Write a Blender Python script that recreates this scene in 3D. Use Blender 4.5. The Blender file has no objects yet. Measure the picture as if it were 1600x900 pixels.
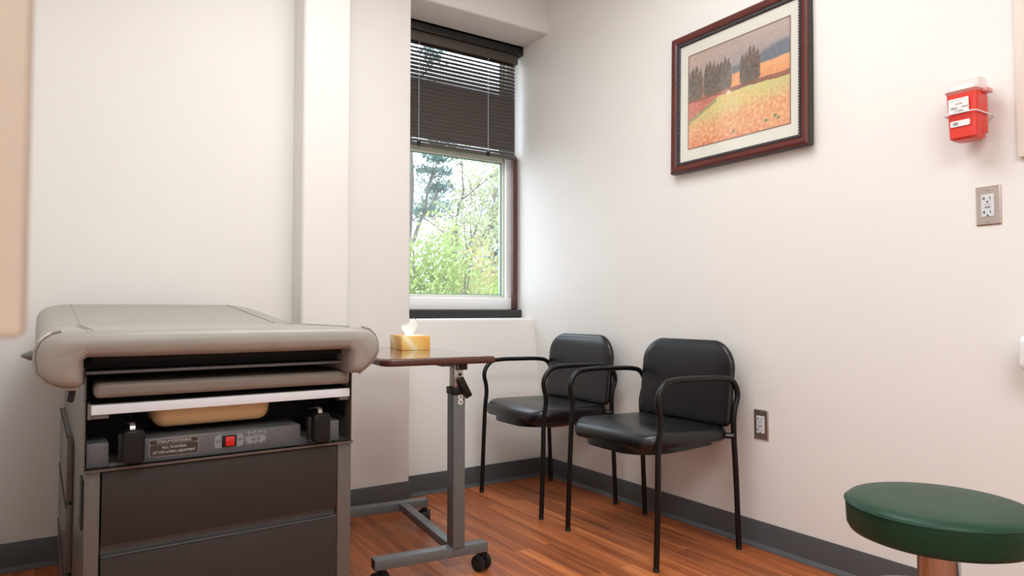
import bpy, bmesh, math, random
from mathutils import Vector, Matrix, noise
random.seed(7)
S = bpy.context.scene
COL = S.collection
PI = math.pi

# ---------------------------------------------------------------- camera
F_PX = 1057.0
CAM_H = 0.92
fw = Vector((0.5512, 0.8341, 0)).normalized()
cam_d = bpy.data.cameras.new('camera')
cam = bpy.data.objects.new('camera', cam_d)
COL.objects.link(cam)
cam.location = (0, 0, CAM_H)
pitch = math.atan(36 / F_PX)
cam.rotation_euler = (PI / 2 + pitch, 0, math.atan2(-fw.x, fw.y))
cam_d.sensor_width = 36
cam_d.lens = 36 * F_PX / 1600
cam_d.clip_start = 0.02
cam_d.clip_end = 200
cam_d.dof.use_dof = True
cam_d.dof.focus_distance = 2.3
cam_d.dof.aperture_fstop = 9.0
S.camera = cam

# ---------------------------------------------------------------- view + world
S.view_settings.view_transform = 'Standard'
S.view_settings.look = 'None'
S.view_settings.gamma = 1.0
S.view_settings.exposure = 0.0
S.view_settings.use_curve_mapping = False
W = bpy.data.worlds.new('sky'); S.world = W; W.use_nodes = True
bg = W.node_tree.nodes['Background']
bg.inputs[0].default_value = (0.80, 0.88, 1.0, 1)
bg.inputs[1].default_value = 4.8

def sun(name, rot, strength, color=(1, 0.95, 0.86)):
    d = bpy.data.lights.new(name, 'SUN'); d.energy = strength; d.color = color; d.angle = math.radians(2)
    o = bpy.data.objects.new(name, d); COL.objects.link(o); o.rotation_euler = rot
    return o
sun('sun', (math.radians(42), 0, math.radians(-20)), 3.6)

def area(name, loc, size, power, color, rot=(0, 0, 0)):
    d = bpy.data.lights.new(name, 'AREA'); d.shape = 'RECTANGLE'; d.size, d.size_y = size
    d.energy = power; d.color = color
    o = bpy.data.objects.new(name, d); COL.objects.link(o); o.location = loc; o.rotation_euler = rot
    return o
area('ceiling_panel_light', (0.95, 1.55, 2.715), (1.2, 1.2), 35, (0.93, 0.98, 1.0))
area('rear_bounce_light', (0.2, -0.7, 2.715), (1.2, 1.2), 46, (0.93, 0.98, 1.0))  # unseen area light added for flash bounced off the ceiling behind the camera

# ---------------------------------------------------------------- materials
def s2l(c):
    return tuple((x / 12.92 if x <= 0.04045 else ((x + 0.055) / 1.055) ** 2.4) for x in c)
def rgb(r, g, b):
    return s2l((r / 255, g / 255, b / 255))
MATS = {}
def mat(name, col, rough=0.5, metal=0.0, spec=0.5, bump=0.0, bscale=60, var=0.0, vscale=6, coat=0.0, trans=0.0, alpha=1.0, stretch=None):
    m = bpy.data.materials.new(name); m.use_nodes = True
    nt = m.node_tree; N = nt.nodes; L = nt.links
    b = N['Principled BSDF']
    b.inputs['Base Color'].default_value = (*col, 1)
    b.inputs['Roughness'].default_value = rough
    b.inputs['Metallic'].default_value = metal
    b.inputs['Specular IOR Level'].default_value = spec
    b.inputs['Coat Weight'].default_value = coat
    b.inputs['Transmission Weight'].default_value = trans
    b.inputs['Alpha'].default_value = alpha
    tc = N.new('ShaderNodeTexCoord'); src = tc.outputs['Object']
    if stretch:
        mp = N.new('ShaderNodeMapping'); mp.inputs['Scale'].default_value = stretch
        L.new(src, mp.inputs[0]); src = mp.outputs[0]
    if var > 0:
        n = N.new('ShaderNodeTexNoise'); n.inputs['Scale'].default_value = vscale; n.inputs['Detail'].default_value = 5
        L.new(src, n.inputs['Vector'])
        r = N.new('ShaderNodeValToRGB')
        r.color_ramp.elements[0].position = 0.3; r.color_ramp.elements[1].position = 0.7
        r.color_ramp.elements[0].color = (*[c * (1 - var) for c in col], 1)
        r.color_ramp.elements[1].color = (*[min(1, c * (1 + var)) for c in col], 1)
        L.new(n.outputs[0], r.inputs[0]); L.new(r.outputs[0], b.inputs['Base Color'])
    if bump > 0:
        n2 = N.new('ShaderNodeTexNoise'); n2.inputs['Scale'].default_value = bscale; n2.inputs['Detail'].default_value = 4
        L.new(src, n2.inputs['Vector'])
        bm = N.new('ShaderNodeBump'); bm.inputs['Strength'].default_value = bump; bm.inputs['Distance'].default_value = 0.002
        L.new(n2.outputs[0], bm.inputs['Height']); L.new(bm.outputs[0], b.inputs['Normal'])
    MATS[name] = m
    return m
mat('wall_paint', (0.845, 0.812, 0.775), 0.55, spec=0.3, bump=0.12, bscale=140, var=0.012, vscale=2.5)
mat('ceiling_paint', (0.86, 0.85, 0.83), 0.8, bump=0.2, bscale=200)
mat('baseboard_vinyl', rgb(84, 85, 88), 0.42, bump=0.05, var=0.05)
mat('vinyl_taupe', rgb(156, 150, 142), 0.36, spec=0.45, bump=0.16, bscale=420, var=0.05, vscale=9)
mat('vinyl_taupe_shaded', rgb(134, 125, 116), 0.42, spec=0.4, bump=0.16, bscale=420)  # taupe vinyl darkened to carry the shade over the footrest pad
mat('vinyl_black', rgb(10, 10, 15), 0.29, spec=0.55, bump=0.22, bscale=330)
mat('vinyl_green', rgb(20, 60, 42), 0.42, spec=0.32, bump=0.2, bscale=300, var=0.08, vscale=10)
mat('frame_black', rgb(14, 14, 15), 0.30, spec=0.35)
mat('plastic_black', rgb(13, 13, 14), 0.42, spec=.35, bump=0.1, bscale=300)
mat('rubber_black', rgb(24, 24, 26), 0.6)
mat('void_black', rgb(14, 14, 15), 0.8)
mat('metal_grey', rgb(112, 109, 107), 0.38, spec=0.5, bump=0.12, bscale=600, var=0.04)
mat('metal_grey_cool', rgb(98, 99, 102), 0.33, spec=0.5, bump=0.12, bscale=600, var=0.05)
mat('metal_taupe', rgb(98, 91, 86), 0.30, spec=0.6, bump=0.1, bscale=600)
mat('drawer_brown', rgb(49, 42, 40), 0.5, spec=0.4, bump=0.35, bscale=900, var=0.05)
mat('groove_grey', rgb(78, 78, 79), 0.4)
mat('aluminium', rgb(240, 246, 255), 0.38, metal=0.0, var=0.02, stretch=(2, 60, 60))  # near-white and non-metallic: the flash brightness on the bar is in the colour
mat('chrome', (0.5, 0.5, 0.52), 0.12, metal=1.0)
mat('zinc', rgb(176, 172, 168), 0.3, metal=0.9)
mat('basin_beige', rgb(222, 188, 140), 0.4, bump=0.05)
mat('sticker_dark', rgb(62, 54, 51), 0.4)
mat('sticker_line', rgb(150, 146, 142), 0.4)
mat('sticker_grey', rgb(142, 150, 154), 0.35)
mat('worn_edge', rgb(214, 206, 196), 0.7)
mat('ink_black', rgb(30, 30, 32), 0.5)
mat('ink_grey', rgb(150, 150, 152), 0.5)
mat('ink_red', rgb(205, 120, 120), 0.5)
mat('switch_red', rgb(215, 30, 34), 0.22, coat=0.3)
mat('laminate_brown', rgb(104, 66, 52), 0.22, spec=0.6, coat=0.8, var=0.16, vscale=5, stretch=(14, 1.2, 1))
mat('edge_brown', rgb(84, 49, 40), 0.3, bump=0.05)
mat('table_grey', rgb(102, 104, 105), 0.36, bump=0.15, bscale=700)
mat('tissue', rgb(248, 246, 242), 0.85)
mat('stone_black', rgb(40, 39, 40), 0.35, var=0.3, vscale=40)
mat('window_cream', rgb(216, 218, 200), 0.4)
mat('window_white', rgb(252, 252, 252), 0.4)
mat('gasket_green', rgb(120, 160, 140), 0.3)
mat('trim_maroon', rgb(92, 58, 56), 0.4)
mat('valance_black', rgb(25, 22, 22), 0.45, bump=0.2, bscale=200)
mat('blind_brown', rgb(76, 69, 65), 0.35, spec=0.5)
mat('rail_brown', rgb(82, 74, 68), 0.35)
mat('cord_pale', rgb(196, 200, 214), 0.7)
mat('frame_cherry', rgb(92, 38, 32), 0.30, spec=0.5, var=0.16, vscale=14)
mat('frame_side', rgb(40, 36, 38), 0.4)
mat('bead_pewter', rgb(84, 84, 88), 0.35, metal=0.35)
mat('mat_cream', rgb(240, 237, 224), 0.8)
mat('mat_lip', rgb(140, 98, 76), 0.6)
mat('plastic_red', rgb(226, 62, 50), 0.3, spec=0.5)
mat('plastic_red_side', rgb(226, 76, 66), 0.3, spec=0.5)
mat('plastic_clear', rgb(252, 238, 234), 0.25, alpha=0.45)
mat('plastic_pink', rgb(240, 170, 165), 0.3, alpha=0.85)
mat('label_white', rgb(243, 240, 238), 0.5)
mat('steel_plate', rgb(196, 184, 176), 0.3, metal=0.85, var=0.03)
mat('receptacle', rgb(214, 216, 217), 0.35)
mat('wire_white', rgb(240, 236, 236), 0.35)
mat('plastic_white', rgb(244, 243, 241), 0.25)
mat('cabinet_beige', rgb(208, 194, 178), 0.5)
mat('board_beige', rgb(232, 218, 206), 0.5)
mat('plywood', rgb(150, 84, 56), 0.5, var=0.1, stretch=(3, 30, 30))
mat('bark', rgb(100, 94, 88), 0.9, var=0.2, vscale=8)
mat('outside_ground', rgb(118, 116, 112), 0.9, var=0.2, vscale=1)

def leaf_mat(name, col, tr=0.45):
    m = bpy.data.materials.new(name); m.use_nodes = True
    nt = m.node_tree; N = nt.nodes; L = nt.links; N.clear()
    out = N.new('ShaderNodeOutputMaterial'); mx = N.new('ShaderNodeMixShader'); mx.inputs[0].default_value = tr
    d = N.new('ShaderNodeBsdfDiffuse'); t = N.new('ShaderNodeBsdfTranslucent')
    tc = N.new('ShaderNodeTexCoord'); n = N.new('ShaderNodeTexNoise'); n.inputs['Scale'].default_value = 2.2
    r = N.new('ShaderNodeValToRGB'); r.color_ramp.elements[0].position = 0.35; r.color_ramp.elements[1].position = 0.65
    r.color_ramp.elements[0].color = (*[c * 0.85 for c in col], 1); r.color_ramp.elements[1].color = (*[min(1, c * 1.12) for c in col], 1)
    L.new(tc.outputs['Object'], n.inputs['Vector']); L.new(n.outputs[0], r.inputs[0])
    L.new(r.outputs[0], d.inputs[0]); L.new(r.outputs[0], t.inputs[0])
    L.new(d.outputs[0], mx.inputs[1]); L.new(t.outputs[0], mx.inputs[2]); L.new(mx.outputs[0], out.inputs[0])
    MATS[name] = m
leaf_mat('leaf_lime', (0.311, 0.400, 0.148))
leaf_mat('leaf_pale', (0.392, 0.420, 0.252))
leaf_mat('leaf_yellow', (0.471, 0.441, 0.182))
leaf_mat('leaf_blue', (0.123, 0.185, 0.174), 0.25)
leaf_mat('leaf_teal', (0.223, 0.298, 0.273), 0.3)

# window glass
m = bpy.data.materials.new('window_glass'); m.use_nodes = True
nt = m.node_tree; N = nt.nodes; L = nt.links; N.clear()
o_ = N.new('ShaderNodeOutputMaterial'); mx = N.new('ShaderNodeMixShader'); mx.inputs[0].default_value = 0.08
tr = N.new('ShaderNodeBsdfTransparent'); tr.inputs[0].default_value = (0.95, 0.97, 0.97, 1)
gl = N.new('ShaderNodeBsdfGlossy'); gl.inputs['Roughness'].default_value = 0.02
L.new(tr.outputs[0], mx.inputs[1]); L.new(gl.outputs[0], mx.inputs[2]); L.new(mx.outputs[0], o_.inputs[0])
MATS['window_glass'] = m

# floor: cherry plank vinyl, planks run along y
m = bpy.data.materials.new('plank_floor'); m.use_nodes = True
nt = m.node_tree; N = nt.nodes; L = nt.links; b = N['Principled BSDF']
tc = N.new('ShaderNodeTexCoord'); mp = N.new('ShaderNodeMapping'); mp.inputs['Rotation'].default_value = (0, 0, PI / 2)
L.new(tc.outputs['Object'], mp.inputs[0])
br = N.new('ShaderNodeTexBrick'); br.offset = 0.37; br.inputs['Scale'].default_value = 1.0
br.inputs['Brick Width'].default_value = 0.92; br.inputs['Row Height'].default_value = 0.0725
br.inputs['Mortar Size'].default_value = 0.0007; br.inputs['Mortar Smooth'].default_value = 0.3
br.inputs['Color1'].default_value = (0, 0, 0, 1); br.inputs['Color2'].default_value = (1, 1, 1, 1)
br.inputs['Mortar'].default_value = (0.5, 0.5, 0.5, 1)
L.new(mp.outputs[0], br.inputs['Vector'])
mp2 = N.new('ShaderNodeMapping'); mp2.inputs['Scale'].default_value = (26, 1.3, 1)
L.new(tc.outputs['Object'], mp2.inputs[0])
ad = N.new('ShaderNodeVectorMath'); ad.operation = 'MULTIPLY_ADD'; ad.inputs[1].default_value = (7, 7, 7)
L.new(br.outputs['Color'], ad.inputs[0]); L.new(mp2.outputs[0], ad.inputs[2])
gn = N.new('ShaderNodeTexNoise'); gn.inputs['Scale'].default_value = 1.0; gn.inputs['Detail'].default_value = 6; gn.inputs['Distortion'].default_value = 0.6
L.new(ad.outputs[0], gn.inputs['Vector'])
gr = N.new('ShaderNodeValToRGB'); e = gr.color_ramp.elements
e[0].position = 0.30; e[0].color = (*rgb(134, 70, 40), 1)
e[1].position = 0.72; e[1].color = (*rgb(212, 130, 76), 1)
x = gr.color_ramp.elements.new(0.5); x.color = (*rgb(178, 100, 56), 1)
L.new(gn.outputs[0], gr.inputs[0])
mixc = N.new('ShaderNodeMix'); mixc.data_type = 'RGBA'; mixc.blend_type = 'MULTIPLY'; mixc.inputs['Factor'].default_value = 1.0
vr = N.new('ShaderNodeValToRGB'); vr.color_ramp.elements[0].color = (0.72, 0.68, 0.66, 1); vr.color_ramp.elements[1].color = (1.12, 1.12, 1.12, 1)
L.new(br.outputs['Color'], vr.inputs[0])
L.new(gr.outputs[0], mixc.inputs['A']); L.new(vr.outputs[0], mixc.inputs['B'])
mixm = N.new('ShaderNodeMix'); mixm.data_type = 'RGBA'; mixm.inputs['B'].default_value = (*rgb(196, 150, 110), 1)
ml = N.new('ShaderNodeMath'); ml.operation = 'MULTIPLY'; ml.inputs[1].default_value = 0.45
L.new(br.outputs['Fac'], ml.inputs[0]); L.new(ml.outputs[0], mixm.inputs['Factor'])
L.new(mixc.outputs['Result'], mixm.inputs['A']); L.new(mixm.outputs['Result'], b.inputs['Base Color'])
b.inputs['Roughness'].default_value = 0.36; b.inputs['Specular IOR Level'].default_value = 0.4
bp = N.new('ShaderNodeBump'); bp.inputs['Strength'].default_value = 0.15; bp.inputs['Distance'].default_value = 0.001
L.new(gn.outputs[0], bp.inputs['Height']); L.new(bp.outputs[0], b.inputs['Normal'])
MATS['plank_floor'] = m

# tissue box print: gradient yellow-orange with pale diagonal streaks
m = bpy.data.materials.new('tissue_box_card'); m.use_nodes = True
nt = m.node_tree; N = nt.nodes; L = nt.links; b = N['Principled BSDF']; b.inputs['Roughness'].default_value = 0.45
tc = N.new('ShaderNodeTexCoord'); mp = N.new('ShaderNodeMapping'); mp.inputs['Rotation'].default_value = (0.2, 0.65, 0.5); mp.inputs['Scale'].default_value = (9, 9, 9)
L.new(tc.outputs['Object'], mp.inputs[0])
wv = N.new('ShaderNodeTexWave'); wv.inputs['Scale'].default_value = 0.34; wv.inputs['Distortion'].default_value = 1.4; wv.inputs['Detail'].default_value = 1.0
L.new(mp.outputs[0], wv.inputs['Vector'])
r = N.new('ShaderNodeValToRGB'); e = r.color_ramp.elements
e[0].position = 0.0; e[0].color = (*rgb(232, 168, 80), 1); e[1].position = 1.0; e[1].color = (*rgb(250, 232, 190), 1)
x = e.new(0.6); x.color = (*rgb(240, 196, 110), 1)
x = e.new(0.9); x.color = (*rgb(244, 206, 124), 1)
L.new(wv.outputs[0], r.inputs[0]); L.new(r.outputs[0], b.inputs['Base Color'])
MATS['tissue_box_card'] = m

# ---------------------------------------------------------------- mesh helpers
class M:
    def __init__(s): s.b = bmesh.new()
    def box(s, x0, x1, y0, y1, z0, z1, bev=0.0, seg=2, mtx=None):
        r = bmesh.ops.create_cube(s.b, size=1.0)
        vs = r['verts']
        for v in vs:
            v.co = Vector(((x0 + x1) / 2 + v.co.x * (x1 - x0), (y0 + y1) / 2 + v.co.y * (y1 - y0), (z0 + z1) / 2 + v.co.z * (z1 - z0)))
            if mtx: v.co = mtx @ v.co
        if bev > 0:
            es = list({e for v in vs for e in v.link_edges})
            bmesh.ops.bevel(s.b, geom=es, offset=bev, segments=seg, affect='EDGES', profile=0.5)
        return s
    def rings(s, rings, cap0=True, cap1=True, loop=True):
        R = [[s.b.verts.new(p) for p in ring] for ring in rings]
        n = len(R[0])
        for a, c in zip(R, R[1:]):
            for i in range(n if loop else n - 1):
                j = (i + 1) % n
                s.b.faces.new((a[i], a[j], c[j], c[i]))
        if cap0: s.b.faces.new(list(reversed(R[0])))
        if cap1: s.b.faces.new(R[-1])
        return s
    def tube(s, pts, r, seg=12, closed=False, ends=True, prof=None):
        pts = [Vector(p) for p in pts]; n = len(pts)
        T = []
        for i in range(n):
            a = pts[(i - 1) % n] if (closed or i > 0) else pts[i]
            c = pts[(i + 1) % n] if (closed or i < n - 1) else pts[i]
            T.append((c - a).normalized())
        up = Vector((0, 0, 1))
        if abs(T[0].dot(up)) > 0.95: up = Vector((0, 1, 0))
        nrm = (up - T[0] * up.dot(T[0])).normalized()
        out = []
        for i in range(n):
            nrm = (nrm - T[i] * nrm.dot(T[i])).normalized()
            bi = T[i].cross(nrm)
            rr = r[i] if isinstance(r, (list, tuple)) else r
            if prof: ring = [pts[i] + nrm * p[0] + bi * p[1] for p in prof]
            else: ring = [pts[i] + (nrm * math.cos(2 * PI * k / seg) + bi * math.sin(2 * PI * k / seg)) * rr for k in range(seg)]
            out.append(ring)
        if closed:
            R = [[s.b.verts.new(p) for p in ring] for ring in out]; k = len(R[0])
            for i in range(n):
                a, c = R[i], R[(i + 1) % n]
                for q in range(k):
                    s.b.faces.new((a[q], a[(q + 1) % k], c[(q + 1) % k], c[q]))
            return s
        return s.rings(out, ends, ends)
    def lathe(s, prof, c=(0, 0, 0), seg=48, mtx=None):
        rings = []
        for r, z in prof:
            rings.append([Vector((c[0] + r * math.cos(2 * PI * k / seg), c[1] + r * math.sin(2 * PI * k / seg), c[2] + z)) for k in range(seg)])
        if mtx: rings = [[mtx @ p for p in q] for q in rings]
        return s.rings(rings)
    def fn(s, f):
        for v in s.b.verts: v.co = f(v.co)
        return s
    def build(s, name, m, parent=None, smooth=True, ang=38):
        bmesh.ops.recalc_face_normals(s.b, faces=s.b.faces[:])
        if smooth:
            for f in s.b.faces: f.smooth = True
            for e in s.b.edges:
                if len(e.link_faces) == 2 and e.calc_face_angle(0) > math.radians(ang): e.smooth = False
        me = bpy.data.meshes.new(name); s.b.to_mesh(me); s.b.free()
        me.materials.append(MATS[m])
        o = bpy.data.objects.new(name, me); COL.objects.link(o)
        if parent: o.parent = parent
        return o

def split_build(mb, name, m, parent=None, smooth=True, ang=38):
    """every separate piece of the mesh becomes an object of its own"""
    bm = mb.b; left = set(bm.verts); out = []
    while left:
        st = [next(iter(left))]; isl = set(st)
        while st:
            v = st.pop()
            for e in v.link_edges:
                w = e.other_vert(v)
                if w not in isl: isl.add(w); st.append(w)
        left -= isl
        k = M(); mp_ = {v: k.b.verts.new(v.co) for v in isl}
        for f in {f for v in isl for f in v.link_faces}: k.b.faces.new([mp_[v] for v in f.verts])
        out.append(k.build(name, m, parent, smooth, ang))
    bm.free()
    return out

def round_path(pts, rad, n=6):
    """polyline with rounded corners"""
    pts = [Vector(p) for p in pts]; out = [pts[0]]
    for i in range(1, len(pts) - 1):
        a, p, c = pts[i - 1], pts[i], pts[i + 1]
        r = rad[i] if isinstance(rad, (list, tuple)) else rad
        d1 = (a - p); d2 = (c - p); t = min(r, d1.length * 0.49, d2.length * 0.49)
        p1 = p + d1.normalized() * t; p2 = p + d2.normalized() * t
        for k in range(n + 1):
            u = k / n
            out.append(p1 * (1 - u) ** 2 + p * 2 * u * (1 - u) + p2 * u * u)
    out.append(pts[-1])
    return out

def rrect(w, h, r, n=6, rs=None):
    """rounded rect outline centred on 0, ccw; rs radii (bl, br, tr, tl)"""
    rs = rs or (r, r, r, r); o = []
    for (sx, sy, rr, a0) in ((-1, -1, rs[0], PI), (1, -1, rs[1], 1.5 * PI), (1, 1, rs[2], 0), (-1, 1, rs[3], 0.5 * PI)):
        cx, cy = sx * (w / 2 - rr), sy * (h / 2 - rr)
        for k in range(n + 1):
            a = a0 + 0.5 * PI * k / n
            o.append((cx + rr * math.cos(a), cy + rr * math.sin(a)))
    return o

def pad(mb, w, h, r, z0, z1, er, crown=0.0, f=None, rs=None, n=8, taper=0.0, under=0.0):
    """upholstered slab: rounded-rect plan, rolled edges, crowned top"""
    rings = []
    def ring(inset, z):
        W_, H_ = max(0.004, w - 2 * inset), max(0.004, h - 2 * inset)
        q = rs or (r, r, r, r)
        rr = tuple(min(max(0.0015, a - inset), W_ / 2.05, H_ / 2.05) for a in q)
        return [(x, y, z) for x, y in rrect(W_, H_, 0, n, rr)]
    m_ = min(w, h) / 2
    for t in (0.97, 0.6, 0.3):
        rings.append(ring(er + (m_ - er) * t, z0 - under * (1 - t ** 2)))
    for k in range(0, 6):
        a = 0.5 * PI * k / 5
        rings.append(ring(er * (1 - math.sin(a)) + taper, z0 + er * (1 - math.cos(a))))
    for k in range(0, 6):
        a = 0.5 * PI * k / 5
        rings.append(ring(er * (1 - math.cos(a)), z1 - er * (1 - math.sin(a))))
    for t in (0.05, 0.12, 0.22, 0.35, 0.5, 0.65, 0.8, 0.9, 0.97):
        q_ = ring(er + (m_ - er) * t, z1)
        rings.append([(x, y, z1 + crown * max(0, (1 - (x / (w / 2 - er)) ** 2)) ** .7 * max(0, (1 - (y / (h / 2 - er)) ** 2)) ** .7) for x, y, _ in q_])
    rings = [[Vector(p) for p in q] for q in rings]
    if f: rings = [[f(p) for p in q] for q in rings]
    return mb.rings(rings)

def empty(name, loc, label=None, cat=None, group=None, rz=0, kind=None):
    o = bpy.data.objects.new(name, None); COL.objects.link(o)
    o.location = loc; o.rotation_euler = (0, 0, rz); o.empty_display_size = 0.1
    return tag(o, label, cat, group, kind)
def tag(o, label=None, cat=None, group=None, kind=None):
    if label: o['label'] = label
    if cat: o['category'] = cat
    if group: o['group'] = group
    if kind: o['kind'] = kind
    return o
def copy_tree(o, parent=None):
    c = o.copy(); COL.objects.link(c)
    if parent: c.parent = parent
    for ch in [k for k in bpy.data.objects if k.parent == o]: copy_tree(ch, c)
    return c
def text(name, body, size, m, parent, loc, rot, align='CENTER', ext=0.0003, sx=1.0, spacing=1.0):
    cu = bpy.data.curves.new(name, 'FONT'); cu.body = body; cu.size = size; cu.extrude = ext
    cu.align_x = align; cu.align_y = 'CENTER'; cu.space_character = spacing
    t = bpy.data.objects.new(name, cu); COL.objects.link(t)
    me = bpy.data.meshes.new_from_object(t)
    bpy.data.objects.remove(t)
    me.materials.clear(); me.materials.append(MATS[m])
    o = bpy.data.objects.new(name, me); COL.objects.link(o)
    o.parent = parent; o.location = loc; o.rotation_euler = rot; o.scale = (sx, 1, 1)
    return o

# ================================================================ SETTING
UR = 2.285           # right wall
VB = 3.005           # back wall
CEIL = 2.74
UL = -0.45
VF = -1.6
def structure(o, label=None): return tag(o, label, None, None, 'structure')

structure(M().box(UL - 0.1, UR + 0.1, VF - 0.1, 3.6, -0.1, 0).build('floor', 'plank_floor', smooth=False), 'reddish cherry wood plank floor')
structure(M().box(UL - 0.1, UR + 0.1, VF - 0.1, 3.6, CEIL, CEIL + 0.1).build('ceiling', 'ceiling_paint', smooth=False), 'white ceiling')
structure(M().box(UR, UR + 0.1, VF - 0.1, 3.6, 0, CEIL).build('wall_right', 'wall_paint', smooth=False), 'off white painted side wall')
structure(M().box(UL - 0.1, UL, VF, 3.6, 0, CEIL).build('wall_left', 'wall_paint', smooth=False), 'off white painted left wall')
structure(M().box(UL, UR, VF - 0.1, VF, 0, CEIL).build('wall_front', 'wall_paint', smooth=False), 'off white painted wall behind the camera')

# back wall: plan outline extruded to the ceiling (flat part, boxed chase with bullnose, pier), then header and apron
wb = M()
def bull(cx, cy, r, a0, a1, n=6):
    return [(cx + r * math.cos(math.radians(a0 + (a1 - a0) * k / n)), cy + r * math.sin(math.radians(a0 + (a1 - a0) * k / n))) for k in range(n + 1)]
plan = [(UL, VB), (0.829, VB)]
plan += bull(0.829 + 0.016, 2.86 + 0.016, 0.016, 180, 270)
plan += bull(1.036 - 0.012, 2.86 + 0.012, 0.012, 270, 360)
plan += [(1.036, 3.027)]
plan += bull(1.405 - 0.012, 3.027 + 0.012, 0.012, 270, 360)
plan += [(1.405, 3.6), (UL, 3.6)]
wb.rings([[Vector((x, y, 0)) for x, y in plan], [Vector((x, y, CEIL)) for x, y in plan]])
# header over the window recess
hp = [(3.6, 2.512), (3.6, CEIL), (3.083, CEIL)] + [(3.083 + 0.014 + 0.014 * math.cos(math.radians(a)), 2.512 + 0.014 + 0.014 * math.sin(math.radians(a))) for a in range(180, 271, 15)]
wb.rings([[Vector((1.405, y, z)) for y, z in hp], [Vector((UR, y, z)) for y, z in hp]])
# sloping apron below the window with a rounded ledge
ap = [(3.6, 0), (3.6, 0.879)] + [(3.225 + 0.02 - 0.02 * math.sin(math.radians(a)), 0.879 - 0.02 + 0.02 * math.cos(math.radians(a))) for a in range(0, 81, 16)] + [(3.112, 0)]
wb.rings([[Vector((1.405, y, z)) for y, z in ap], [Vector((UR, y, z)) for y, z in ap]])
structure(wb.build('wall_back', 'wall_paint', ang=30), 'off white painted wall with boxed chase, pier and window recess')
# closing wall above and beside the window
structure(M().box(1.405, UR, 3.53, 3.6, 2.509, 2.512).build('trim_2', 'wall_paint', smooth=False))

# cove baseboards
def base(name, path):
    mb = M(); prof = [(0, 0.0), (0.021, 0.0), (0.0205, 0.003), (0.012, 0.0085), (0.0065, 0.016), (0.0045, 0.096), (0.003, 0.1), (0, 0.1)]
    # path: list of (x,y); room interior lies to the right-hand side of travel
    P = [Vector((x, y, 0)) for x, y in path]; rings = []
    for i, p in enumerate(P):
        if i == 0: d = (P[1] - p).normalized(); nrm = Vector((d.y, -d.x, 0)); k = 1
        elif i == len(P) - 1: d = (p - P[i - 1]).normalized(); nrm = Vector((d.y, -d.x, 0)); k = 1
        else:
            d1 = (p - P[i - 1]).normalized(); d2 = (P[i + 1] - p).normalized()
            n1 = Vector((d1.y, -d1.x, 0)); n2 = Vector((d2.y, -d2.x, 0)); nrm = (n1 + n2).normalized(); k = 1 / max(0.3, nrm.dot(n1))
        rings.append([p + nrm * (o * k) + Vector((0, 0, z)) for o, z in prof])
    mb.rings(rings)
    return structure(mb.build(name, 'baseboard_vinyl', ang=30), 'dark grey vinyl cove baseboard')
base('baseboard_back', [(UL, VB - .001), (0.829, VB - .001), (0.829, 2.859), (1.036, 2.859), (1.036, 3.026), (1.406, 3.026), (1.406, 3.113), (2.262, 3.11), (UR - .001, 3.085)])
base('baseboard_right', [(UR - .001, 3.10), (UR - .001, VF)])
base('baseboard_left', [(UL + .001, VF), (UL + .001, VB)])

# ---------------------------------------------------------------- window
win = empty('window_1', (0, 0, 0), 'tall window in a recess looking out on trees', None, None, 0, 'structure')
GV = 3.5
fr = M()
x0, x1, zs, zt, zm = 1.44, 2.226, 1.0, 2.508, 1.85
fr.box(1.405, x1 + .012, GV - .03, GV + .02, zs - 0.02, zs + 0.016, .003)
fr.box(x0 - .035, x0, GV - .03, GV + .02, zs, zt, .003)
fr.box(x1, x1 + .014, GV - .03, GV + .02, zs, zt, .003)
fr.box(1.405, x1 + .012, GV - .03, GV + .02, zm - .022, zm + .03, .003)
fr.box(1.405, x1 + .012, GV - .01, GV + .02, zt - .012, zt + .003, .001)
fr.build('window_frame', 'window_cream', win)
g = M()
for a, c in ((zs + .016, zm - .022), (zm + .03, zt - .012)):
    g.box(x0, x0 + .006, GV - .012, GV - .004, a, c); g.box(x1 - .007, x1, GV - .012, GV - .004, a, c)
    g.box(x0, x1, GV - .012, GV - .004, a, a + .005); g.box(x0, x1, GV - .012, GV - .004, c - .006, c)
g.build('gasket', 'gasket_green', win)
g = M(); g.box(x0, x1, GV, GV + .004, zs + .016, zm - .022); g.build('pane', 'window_glass', win, smooth=False)
g = M(); g.box(x0, x1, GV, GV + .004, zm + .03, zt - .012); g.build('pane', 'window_glass', win, smooth=False)
g = M()
g.box(1.406, 2.256, GV - .09, GV + .03, 0.9275, 0.998, .006)         # white lower frame board
g.box(x1 + .012, 2.279, GV - .05, GV + .03, 0.9275, 2.511, .003)  # white right jamb
g.build('jamb', 'window_white', win)
g = M(); g.box(2.246, 2.273, 3.385, 3.41, 0.93, 1.852, .003); g.box(2.253, 2.259, 3.382, 3.386, 0.935, 1.85); g.box(2.270, 2.285, 3.40, 3.41, 0.93, 1.852)
g.build('side_trim', 'trim_maroon', win)
g = M(); g.box(1.406, 2.284, 3.352, 3.56, 0.8795, 0.927, .003)
g.build('window_sill', 'stone_black', win)

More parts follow.
